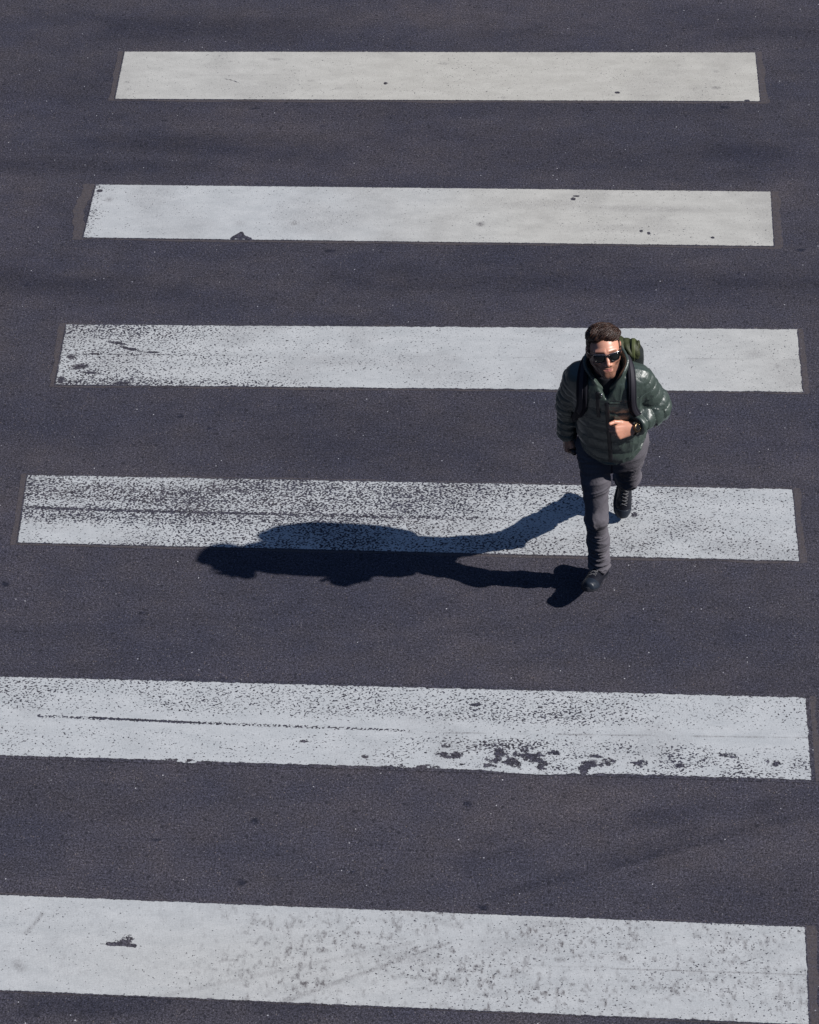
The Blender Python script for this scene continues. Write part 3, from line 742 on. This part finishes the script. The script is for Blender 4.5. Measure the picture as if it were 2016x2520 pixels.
# --- jacket
ZS = np.array([.70, .78, .86, 1.0, 1.14, 1.27, 1.37, 1.43, 1.47, 1.50])
JC = dict(cx=[1.062, 1.062, 1.060, 1.055, 1.047, 1.035, 1.027, 1.022, 1.020, 1.02], cy=[-.392, -.392, -.392, -.400, -.418, -.436, -.450, -.462, -.470, -.475],
          rx=[.158, .160, .166, .166, .166, .172, .168, .130, .095, .075], ry=[.125, .130, .138, .136, .138, .142, .132, .108, .088, .07])
UA = unit(V(-1.15, .115, 0))
def puff(s, sp): return np.sqrt(np.abs(np.sin(math.pi * s / sp)) + .004)
CO_A, CO_B = V(1.020, -.462, 1.41), V(1.012, -.492, 1.555)
def jacket_sdf(P):
    tz = P[:, 2]
    dt = column(P, ZS, **JC, pw=2.25)
    dt = smin(dt, cone(P, SH_R + V(.03, 0, 0), SH_L - V(.03, 0, 0), .068, .068), .06)
    fold = fbm3(P * np.array([7, 7, 20], f32), 3) - .5
    # torso baffles sag towards the zip
    s = tz + .05 * np.abs(P[:, 0] - 1.045) / .16 * 0 + .010 * np.sin((P[:, 0] - 1.04) * 16) + .006 * (noise3(P * 9) - .5)
    below = sstep(1.365, 1.350, tz)
    pt = .0070 * (puff(s - .845, .074) - .6) * below
    crk = (1 - np.abs(2 * noise3(P * np.array([42, 42, 15], f32)) - 1)) ** 2
    dt = dt - pt - .009 * fold - .0045 * (crk - .3) * (.35 + .65 * sstep(1.02, 1.12, P[:, 0]))
    out = dt
    # hem
    cut = (.975 + (P[:, 1] + .39) * .55 + .05 * (np.abs(P[:, 0] - 1.055) / .16) ** 1.6) - tz
    out = out + .006 * sstep(.045, .03, -cut) * sstep(0, .012, -cut)
    out = smax(out, cut, .010)
    for A, B, C_, rr, sgn in ((SH_R, EL_R, WR_R, (.065, .050, .045), -1), (SH_L, EL_L, WR_L, (.067, .058, .047), 1)):
        E1 = B * .82 + A * .18; E2 = B * .80 + C_ * .20; Em = (E1 + E2) / 2 * .4 + B * .6
        pts = [A, E1, Em, E2, C_]
        r_ = [rr[0], rr[1] * 1.04, rr[1] * .99, rr[1] * .96, rr[2]]
        da = chain(P, pts, r_, .03)
        sp = chain_param(P, pts)
        wr = fbm3(P * 26, 3) - .5
        da = da - .0108 * (puff(sp + .006 * (noise3(P * 14) - .5), .053) - .55) - .006 * wr - .003 * ((1 - np.abs(2 * noise3(P * 36 + 5) - 1)) ** 2 - .3)
        # cuff
        cd = unit(C_ - B); along = (P - (C_ - cd * (.020 if sgn > 0 else -.010))) @ cd.astype(f32)
        da = smax(da, along.astype(f32), .012)
        tot = sum(np.linalg.norm(np.asarray(b_) - np.asarray(a_)) for a_, b_ in zip(pts[:-1], pts[1:]))
        out = smin(out, da, .022)
    # collar: an open funnel
    a = CO_A; d = unit(CO_B - CO_A); rel = P - a; hgt = rel @ d.astype(f32); q = rel - hgt[:, None] * d.astype(f32)
    front = -q[:, 1]; r = np.sqrt((q * q).sum(1))
    sx = q[:, 0]
    R_ = .074 + .20 * hgt + .012 * (noise3(P * 18) - .5)
    sh = np.abs(r - R_) - .0075 - .002 * puff(hgt, .038)
    sh = smax(sh, np.maximum(hgt - .128 + .25 * np.maximum(0, front), -hgt - .0), .010)
    vcut = np.maximum(-(front - .01), np.abs(sx + .002) - (.004 + .72 * (hgt - .010)))
    sh = smax(sh, -vcut, .008)
    # neck cavity
    cav = np.maximum(r - (R_ - .012), -(hgt - .002))
    cav = np.minimum(cav, np.maximum(np.maximum(np.abs(sx + .002) - (.003 + .62 * (hgt + .012)), -(front - .01)), np.maximum(r - .125, -(hgt + .012))))
    out = smax(out, -cav, .008)
    return smin(out, sh, .010)
jv, jf = surface(jacket_sdf, V(.72, -.72, .80), V(1.42, -.18, 1.60), .0036, .022)
print('jacket', len(jv), time.time() - T0)
def jacket_mat():
    m, nt, p = new_mat('green_quilted_nylon'); b = NB(nt); P = b.pos()
    c = b.mix(b.noise(P, 9, 3, .6), (.044, .064, .057), (.062, .086, .072))
    b.l(c, p.inputs['Base Color']); p.inputs['Roughness'].default_value = .39; p.inputs['Specular IOR Level'].default_value = .85
    p.inputs['Sheen Weight'].default_value = .12; p.inputs['Sheen Roughness'].default_value = .4; p.inputs['Sheen Tint'].default_value = (.6, .85, .8, 1)
    n1 = b.noise(b.map(P, (1, 1, .45)), 55, 3, .6, .6); n2_ = b.noise(P, 140, 2, .6)
    b.l(b.bump(b.math('ADD', b.math('MULTIPLY', n1, .8), b.math('MULTIPLY', n2_, .2)), .35, .008), p.inputs['Normal'])
    return m
JM = jacket_mat()
jacket = part('jacket', (jv, jf), JM, person, ORGP)
JT = bvh(jv, jf)
def on_jacket(x, z, y0=-1.2):
    h, n = cast(JT, (x, y0, z), (0, 1, 0)); return h, n
DARK = simple('black_webbing', (.010, .010, .016), .8, spec=.25, bump=(300, .3, .001))
BLK = simple('black_rubber', (.012, .012, .016), .45)
METAL = simple('brushed_metal', (.55, .55, .56), .25, metal=1.)
def seam_line(xz, r, m, lift=.0015, flat=(1.6, .6), name='zip', mat=None, parent=None, it=6):
    cp = spline([(a, 0, c) for a, c in xz], m); P_, N_ = [], []
    for q_ in cp:
        h, n = on_jacket(q_[0], q_[2])
        if h is None: continue
        P_.append(h); N_.append(n)
    P_ = smooth_pts(P_, it); N_ = smooth_pts(N_, 10); P_ = P_ + N_ * lift
    return tube(P_, r, 8, flat=flat, nrm=N_)
front_zip = join(seam_line([(1.013, 1.455), (1.020, 1.36), (1.032, 1.20), (1.042, 1.06), (1.048, .98), (1.051, .925)], .0062, 70, lift=.001))
zp = part('front_zip', front_zip, BLK, jacket, V(0, 0, 0) + ORGP)
pz = part('chest_pocket_zip', seam_line([(.978, 1.41), (.980, 1.34), (.986, 1.26)], .0055, 24, lift=.001), BLK, jacket, ORGP)
for (x, z) in ((1.012, 1.425), (.992, 1.405)):
    h, n = on_jacket(x, z)
    if h is not None: part('zip_pull', tube([h + n * .006, h + n * .010 + V(0, -.002, -.012), h + n * .009 + V(0, 0, -.026)], [.003, .0038, .003], 6), METAL, jacket, ORGP)
# horizontal welt of the yoke
wl = part('yoke_seam', seam_line([(1.03, 1.352), (1.08, 1.352), (1.13, 1.355), (1.165, 1.365)], .0028, 30, lift=.001), JM, jacket, ORGP)
# dark shirt in the neck opening; its black also paints the beard's shade
def shirt_sdf(P):
    d = chain(P, [V(1.020, -.465, 1.36), V(1.017, -.472, 1.47)], [.098, .067], .02); return smax(d, P[:, 2] - 1.485 + (P[:, 1] + .46) * -.3, .006)
sv, sf = surface(shirt_sdf, V(.90, -.60, 1.26), V(1.14, -.34, 1.56), .005)
part('shirt', (sv, sf), simple('dark_cotton', (.012, .012, .018), .9), person, ORGP)

# --- trousers
def leg_sdf(P, A, B, C_, r, seed, cuffdir, cuff):
    d = chain(P, [A, A * .5 + B * .5, B, B * .5 + C_ * .5, C_], r, .03)
    s = chain_param(P, [A, B, C_]); L1 = np.linalg.norm(B - A); L2 = np.linalg.norm(C_ - B)
    knee = np.exp(-((s - L1) / .07) ** 2); ank = sstep(L1 + L2 - .20, L1 + L2 - .03, s); top = sstep(.16, 0, s)
    q = np.stack([P[:, 0] * 10 + s * 4, P[:, 1] * 10, s * 10 + P[:, 0] * 17 * np.cos(seed + s * 5)], 1) + seed * 7.7
    rg = 1 - np.abs(2 * noise3(q) - 1); rg2 = 1 - np.abs(2 * noise3(q * 1.9 + 3) - 1)
    amp = .006 + .008 * knee + .010 * ank + .007 * top
    q3 = np.stack([P[:, 0] * 26, P[:, 1] * 26, s * 7], 1) + seed
    d = d - amp * (rg ** 2.5 - .3) - amp * .18 * (rg2 - .5) - .004 * (noise3(q3) - .5)
    along = ((P - cuff) @ unit(cuffdir).astype(f32))
    d = d - .004 * sstep(-.035, -.028, along)
    return smax(d, along.astype(f32), .006)
def pants_sdf(P):
    pel = column(P, np.array([.80, .88, .98]), [1.06, 1.06, 1.06], [-.355, -.375, -.385], [.150, .158, .150], [.115, .122, .115])
    pel = smin(pel, ell(P, (1.06, -.350, .84), (.13, .11, .10)), .04)
    a = leg_sdf(P, HIP_R, KNEE_R, ANK_R, [.083, .064, .051, .050, .045], 1.3, V(.0, .02, -1.), ANK_R + V(0, 0, -.015))
    b = leg_sdf(P, HIP_L, KNEE_L, ANK_L, [.080, .063, .054, .053, .048], 4.1, unit(ANK_L - KNEE_L), ANK_L + unit(KNEE_L - ANK_L) * .005)
    legs = smin(a, b, .012)
    gap = fbm3(P * np.array([14, 14, 24], f32), 2) - .5
    return smin(pel - .006 * gap, legs, .035)
pv, pf = surface(pants_sdf, V(.82, -.62, .08), V(1.30, .16, 1.0), .0040, .026)
def denim():
    m, nt, p = new_mat('grey_denim'); b = NB(nt); P = b.pos(); p.inputs['Specular IOR Level'].default_value = .15
    c = b.mix(b.noise(P, 12, 4, .65), (.100, .094, .110), (.168, .156, .176))
    c = b.mix(b.mapr(b.noise(P, 200, 2, .7), .3, .7, 0, .3), c, (.19, .18, .21))
    b.l(c, p.inputs['Base Color']); p.inputs['Roughness'].default_value = .8; 
    b.l(b.bump(b.math('ADD', b.noise(P, 70, 3, .6), b.math('MULTIPLY', b.noise(P, 400, 2, .6), .2)), .5, .004), p.inputs['Normal']); return m
trousers = part('jeans', (pv, pf), denim(), person, ORGP)
PT = bvh(pv, pf)
def on_pants(pts, lift=.0012):
    P_, N_ = [], []
    for q_ in pts:
        h, n = cast(PT, (q_[0], -1.2, q_[1]), (0, 1, 0))
        if h is not None: P_.append(h + n * lift); N_.append(n)
    return P_, N_
SEAM = simple('dark_denim_seam', (.045, .042, .055), .85, spec=.1)
for nm, ctl in (('fly_seam', [(1.056, .93), (1.058, .86), (1.060, .80)]),):
    sp_ = spline([(a_, 0, b_) for a_, b_ in ctl], 16); P_, N_ = on_pants([(q_[0], q_[2]) for q_ in sp_])
    if len(P_) > 4: part(nm, tube(smooth_pts(P_, 2), .0022, 6, flat=(1.4, .5), nrm=N_), SEAM, trousers, ORGP)
print('pants', len(pv), time.time() - T0)

# --- shoes (local: x along heel->toe, y side, z up)
LEATHER = simple('black_leather', (.010, .011, .018), .45, spec=.3, bump=(120, .4, .0015), var=.3)
CAP = simple('toe_shine_leather', (.018, .025, .038), .40, spec=.4, bump=(90, .4, .0015), var=.3)  # same black leather, coloured lighter to paint in the shine on the toe
SOLE = simple('dark_rubber_sole', (.022, .024, .032), .55)
LACE = simple('grey_laces', (.16, .16, .17), .7)
def outline(x):   # half width of the foot along its length
    return np.interp(x, [0, .02, .06, .12, .18, .22, .26, .285, .30], [.018, .030, .034, .034, .044, .047, .042, .030, .008])
def sole_sdf(p):
    w_ = outline(p[:, 0]); mid = -.006 * np.sin(np.clip(p[:, 0] / .3, 0, 1) * math.pi)
    d2 = np.abs(p[:, 1] - mid) - w_
    dx = np.maximum(-p[:, 0], p[:, 0] - .298)
    return smax(smax(d2, dx, .02), np.abs(p[:, 2] - .012) - .0125, .006) * .8
def upper_sdf(p, shaft):
    hs = np.interp(p[:, 0], [0, .05, .10, .15, .20, .25, .30], [.07, .085, .092, .075, .055, .044, .030])
    w_ = outline(p[:, 0]) * .95
    l = np.sqrt((p[:, 1] / w_) ** 2 + np.maximum(0, p[:, 2] - .012) ** 2 / hs ** 2)
    d = (l - 1) * np.minimum(w_, hs) * .75
    d = smax(d, np.maximum(-p[:, 0] + .004, p[:, 0] - .294), .018); d = smax(d, .014 - p[:, 2], .004)
    d = smin(d, fcone(p, (.055, 0, .05), shaft, .040, .043, (0, 1, 0), .92), .018)
    top = np.asarray(shaft, float); dr = unit(top - V(.055, 0, .05)); d = smax(d, ((p - top.astype(f32)) @ dr.astype(f32)) - .0, .006)
    tongue = np.abs(p[:, 1]) - .013
    d = d - .0025 * sstep(0, .006, -tongue) * (p[:, 0] > .06) * (p[:, 0] < .2)
    d = d - .0022 * (noise3(p * 45) - .5)
    return d
def shoe(heel, d, up, shaft, name_label=None):
    d = unit(d); up = unit(up - (up @ d) * d); sd_ = np.cross(up, d); B = np.array([d, sd_, up])
    W = lambda p: heel + np.asarray(p, float) @ B
    uv, uf = surface(lambda p: upper_sdf(p, shaft), V(-.02, -.07, -.01), V(.32, .07, .24), .0026, .006)
    root = part('shoe', (W(uv), uf), LEATHER, person, ORGP)
    sv_, sf_ = surface(sole_sdf, V(-.02, -.07, -.01), V(.32, .07, .05), .0026, .004)
    part('sole', (W(sv_), sf_), SOLE, root, ORGP)
    cv, cf = surface(lambda p: smax(upper_sdf(p, shaft) - .0022, .246 - 7 * p[:, 1] ** 2 - p[:, 0], .004), V(.19, -.07, -.01), V(.32, .07, .10), .0026, .006)
    part('toe_cap', (W(cv), cf), CAP, root, ORGP)
    T_ = bvh(uv, uf); lc = []
    for k in range(7):
        x = .098 + .019 * k
        for sg in (-1, 1):
            pts = []
            for t in np.linspace(-1, 1, 9):
                yy = .017 * t; h, n = cast(T_, (x + .007 * t * sg, yy, .3), (0, 0, -1))
                if h is not None: pts.append(h + n * .0018)
            if len(pts) > 4: lc.append(tube(smooth_pts(pts, 2), .0019, 6))
    part('laces', join(*[(W(a), b) for a, b in lc]), LACE, root, ORGP)
    return root
# right shoe: heel strike, toe raised and splayed out;  left shoe: heel up, pushing off on its toe
HR = V(1.044, -.380, .008); shoe(HR, V(-.30, -.88, .44), V(0, .45, .9), (.075, 0, .150))
HLt = V(1.156, .168, .262); shoe(HLt, V(-.085, -.56, -.82), V(0, -.82, .55), (.050, 0, .150))
print('shoes', time.time() - T0)

# ------------------------------------------------------------------ sunglasses (a thing of its own)
LENS = simple('dark_lens', (.006, .008, .008), .08, spec=.7, coat=.6)
FR = simple('black_acetate', (.010, .010, .012), .25, spec=.6)
g0 = from_head((0, .1, 0)); sg = thing('sunglasses', g0)
tag(sg, 'black sunglasses with a thin silver top edge on the man\'s face', 'sunglasses')
def lens_ring(s, inset=0.):
    xs_ = [(.0095, .010), (.012, .0140), (.030, .0165), (.052, .0170), (.0615, .0150), (.0615, .004), (.056, -.014), (.046, -.0200), (.026, -.0205), (.0165, -.014), (.0105, -.001)]
    c = np.mean(xs_, 0); out = []
    sp_ = spline([(a, b_, 0) for a, b_ in xs_ + [xs_[0]]], 40)[:-1]
    for a, b_, _ in sp_:
        a = c[0] + (a - c[0]) * (1 - inset); b_ = c[1] + (b_ - c[1]) * (1 - inset)
        out.append(from_head((s * a, .1075 - 4.2 * a * a, b_ - .004)))
    return np.array(out)
rims = []
for s in (-1, 1):
    R0 = lens_ring(s); rims.append(tube(np.vstack([R0, R0[:1]]), .0022, 6, cap=False))
    c = lens_ring(s, .02); cc = c.mean(0) + HF * .0012; n = len(c)
    for k in range(3): pass
    vL = np.vstack([c, (c + cc) / 2 + HF * .0008, [cc]]); fL = [(k, (k + 1) % n, n + (k + 1) % n, n + k) for k in range(n)] + [(n + k, n + (k + 1) % n, 2 * n) for k in range(n)]
    vB = vL - HF * .0016; m_ = len(vL); fL2 = fL + [tuple(i + m_ for i in q_)[::-1] for q_ in fL] + [(k, m_ + k, m_ + (k + 1) % n, (k + 1) % n) for k in range(n)]
    part('lens', (vL * 1., fL2) if False else (np.vstack([vL, vB]), fL2), LENS, sg, g0)
    tp_ = [from_head((s * x, y, z)) for x, y, z in ((.0615, .0875, .010), (.0735, .070, .010), (.0800, .030, .006), (.0815, -.006, .003), (.080, -.024, -.012))]
    part('temple', tube(spline(tp_, 16), .0020, 6, flat=(1, 1.6), nrm=[HU] * 16), FR, sg, g0)
rims.append(tube([from_head((x, .1085 - 2 * x * x, .006)) for x in np.linspace(-.012, .012, 7)], .0030, 6))
part('rims', join(*rims), FR, sg, g0)
bar = [from_head((x, .1092 - 4.2 * x * x, .0165 - .0035 * (1 - min(1, abs(x) / .03)))) for x in np.linspace(-.0625, .0625, 25)]
part('top_bar', tube(bar, .0015, 6), METAL, sg, g0)

# ------------------------------------------------------------------ wristwatch
fdir = unit(WR_L - EL_L); wc = WR_L + unit(FD) * -.004; fn = unit(FN - (FN @ fdir) * fdir)
watch = thing('wristwatch', wc); tag(watch, 'round dark faced watch with gold hour marks on the man\'s raised wrist', 'watch')
GOLD = simple('gold_metal', (.62, .42, .18), .25, metal=1.); DIAL = simple('black_dial', (.01, .01, .012), .2, spec=.7)
fu = np.cross(fdir, fn); rg_ = []
for k in range(33):
    t = 2 * math.pi * k / 32; rg_.append(wc + fn * math.cos(t) * .0265 + fu * math.sin(t) * .034)
part('bracelet', tube(rg_, .010, 8, cap=False, flat=(.9, .28), nrm=[unit(q_ - wc) for q_ in rg_]), simple('dark_steel', (.10, .09, .085), .3, metal=1.), watch, wc)
def disc(c, n_, r0, h, seg=32):
    a = unit(np.cross(n_, V(.3, .5, .8))); b_ = np.cross(n_, a)
    ring = [a * math.cos(2 * math.pi * k / seg) + b_ * math.sin(2 * math.pi * k / seg) for k in range(seg)]
    v_ = [c + q_ * r0 for q_ in ring] + [c + q_ * r0 + n_ * h * .7 for q_ in ring] + [c + q_ * r0 * .9 + n_ * h for q_ in ring]
    f_ = [(k, (k + 1) % seg, seg + (k + 1) % seg, seg + k) for k in range(seg)] + [(seg + k, seg + (k + 1) % seg, 2 * seg + (k + 1) % seg, 2 * seg + k) for k in range(seg)] + [tuple(range(seg))[::-1], tuple(range(2 * seg, 3 * seg))]
    return np.array(v_), f_, a, b_
v_, f_, aa, bb = disc(wc + fn * .023, fn, .0225, .010); part('case', (v_, f_), simple('bronze_metal', (.30, .20, .11), .28, metal=1.), watch, wc)
v_, f_, aa, bb = disc(wc + fn * .0325, fn, .0175, .0012); dial = part('dial', (v_, f_), DIAL, watch, wc)
mk = []
for k in range(12):
    t = 2 * math.pi * k / 12; q_ = aa * math.cos(t) + bb * math.sin(t); mk.append(tube([wc + fn * .0342 + q_ * .0115, wc + fn * .0342 + q_ * .0160], .0008, 4))
part('hour_marks', join(*mk), GOLD, dial, wc)

# ------------------------------------------------------------------ thing held in the lowered hand
hc = WR_R + unit(RD) * .080 + unit(RU) * .019 + unit(-RN) * .031
held = []
seg = [hc + unit(RU) * t for t in np.linspace(-.055, .052, 12)]
held = tube(seg, [.011, .0145, .016, .016, .016, .016, .016, .016, .0165, .0165, .015, .010], 16)
ho = mesh_obj('black_case', held[0], held[1], simple('black_plastic', (.010, .011, .015), .35), origin=hc)
tag(ho, 'small black case gripped in the man\'s lowered hand', 'case')

# ------------------------------------------------------------------ backpack
bpo = V(1.06, -.27, 1.0); pack = thing('backpack', bpo)
tag(pack, 'dark backpack with an olive green lid worn on the man\'s back', 'backpack')
PACKM = simple('dark_pack_fabric', (.020, .026, .026), .6, bump=(80, .5, .003), var=.2)
OLIVE = simple('olive_pack_nylon', (.044, .052, .020), .6, spec=.4, bump=(45, .7, .006), var=.25, vscale=14)
OLIVED = simple('olive_webbing', (.10, .118, .045), .5)
def pack_sdf(P):
    d = column(P, np.array([.93, .97, 1.10, 1.30, 1.42, 1.47]), [1.06, 1.06, 1.055, 1.055, 1.065, 1.07], [-.275, -.268, -.262, -.275, -.300, -.315], [.10, .125, .140, .140, .125, .10], [.045, .065, .075, .078, .065, .05], 3.)
    return d - .006 * (fbm3(P * 14, 3) - .5)
v_, f_ = surface(pack_sdf, V(.88, -.42, .88), V(1.24, -.12, 1.52), .006, .012); part('pack_body', (v_, f_), PACKM, pack, bpo)
def lid_sdf(P):
    d = chain(P, [V(.985, -.325, 1.455), V(1.06, -.335, 1.472), V(1.140, -.350, 1.475)], [.042, .048, .046], .03)
    q = np.stack([P[:, 0] * 34 + P[:, 2] * 20, P[:, 1] * 12, P[:, 2] * 12], 1)
    d = d - .010 * (np.abs(noise3(q) * 2 - 1)) - .008 * (noise3(P * 40) - .5)
    return smax(d, P[:, 0] - 1.176 - .05 * (noise3(P * 20) - .5), .012)
lv, lf = surface(lid_sdf, V(.90, -.45, 1.38), V(1.24, -.24, 1.58), .0035, .012); lid = part('lid', (lv, lf), OLIVE, pack, bpo)
LT = bvh(lv, lf); pts, nn_ = [], []
for a in np.linspace(-2.6, 1.5, 26):     # compression strap round the lid
    dv = V(.10 * math.sin(a), -math.sin(a + .6) * -1, math.cos(a + .6)); dv = V(0, -math.cos(a + .6), math.sin(a + 1.2 * 0 + .6)); c0 = V(1.138, -.349, 1.475)
    h, n = cast(LT, c0 + dv * .2, -dv)
    if h is not None: pts.append(h + dv * .002); nn_.append(dv)
part('lid_strap', tube(smooth_pts(pts, 3), .009, 8, flat=(1., .25), nrm=np.array(nn_)), OLIVED, lid, bpo)
def torso_only(P):
    d = column(P, ZS, **JC, pw=2.25)
    return smin(d, cone(P, SH_R + V(.03, 0, 0), SH_L - V(.03, 0, 0), .068, .068), .06) - .004
tov, tof = surface(torso_only, V(.76, -.66, .95), V(1.32, -.22, 1.56), .008)
TT = bvh(tov, tof)
def strap(cps, wd, m=60, it=12):
    P_, N_ = [], []
    for q_ in spline(cps, m):
        h = TT.find_nearest(Vector(q_.tolist())); P_.append(np.array(h[0])); N_.append(np.array(h[1]))
    P_ = smooth_pts(P_, it); N_ = smooth_pts(N_, 25); N_ /= np.linalg.norm(N_, axis=1)[:, None]
    return P_ + N_ * .009, N_
for cps in ([(1.110, -.33, 1.44), (1.112, -.40, 1.50), (1.120, -.48, 1.50), (1.136, -.575, 1.41), (1.152, -.60, 1.33), (1.180, -.575, 1.25), (1.215, -.50, 1.17), (1.225, -.42, 1.10)],
            [(.935, -.33, 1.44), (.928, -.40, 1.50), (.915, -.48, 1.50), (.900, -.575, 1.41), (.885, -.60, 1.33), (.868, -.575, 1.25), (.850, -.50, 1.17), (.840, -.42, 1.10)]):
    P_, N_ = strap(cps, .03)
    wk = 1.0 if cps[0][0] > 1 else 1.30
    wdt = wk * np.interp(np.linspace(0, 1, len(P_)), [0, .15, .7, .8, 1], [.018, .022, .021, .013, .012])
    # padded strap: elliptical section following the jacket
    n_seg = 12; vs_, fs_ = [], []
    Tn = np.gradient(P_, axis=0); Tn /= np.linalg.norm(Tn, axis=1)[:, None]
    for i in range(len(P_)):
        A_ = unit(np.cross(Tn[i], N_[i]))
        for k in range(n_seg):
            t = 2 * math.pi * k / n_seg; ca, sa = math.cos(t), math.sin(t)
            vs_.append(P_[i] + A_ * math.copysign(abs(ca) ** .7, ca) * wdt[i] + N_[i] * math.copysign(abs(sa) ** .8, sa) * .0085)
    for i in range(len(P_) - 1):
        for k in range(n_seg): fs_.append((i * n_seg + k, i * n_seg + (k + 1) % n_seg, (i + 1) * n_seg + (k + 1) % n_seg, (i + 1) * n_seg + k))
    fs_ += [tuple(range(n_seg))[::-1], tuple((len(P_) - 1) * n_seg + k for k in range(n_seg))]
    sb = part('shoulder_strap', (np.array(vs_), fs_), DARK, pack, bpo)
    k0, k1 = int(len(P_) * .05), int(len(P_) * .72)
    web = P_[k0:k1] + N_[k0:k1] * .0088
    part('webbing', tube(web, .010, 8, flat=(1, .16), nrm=N_[k0:k1]), simple('strap_webbing', (.022, .020, .030), .7), sb, bpo)
print('done', time.time() - T0)
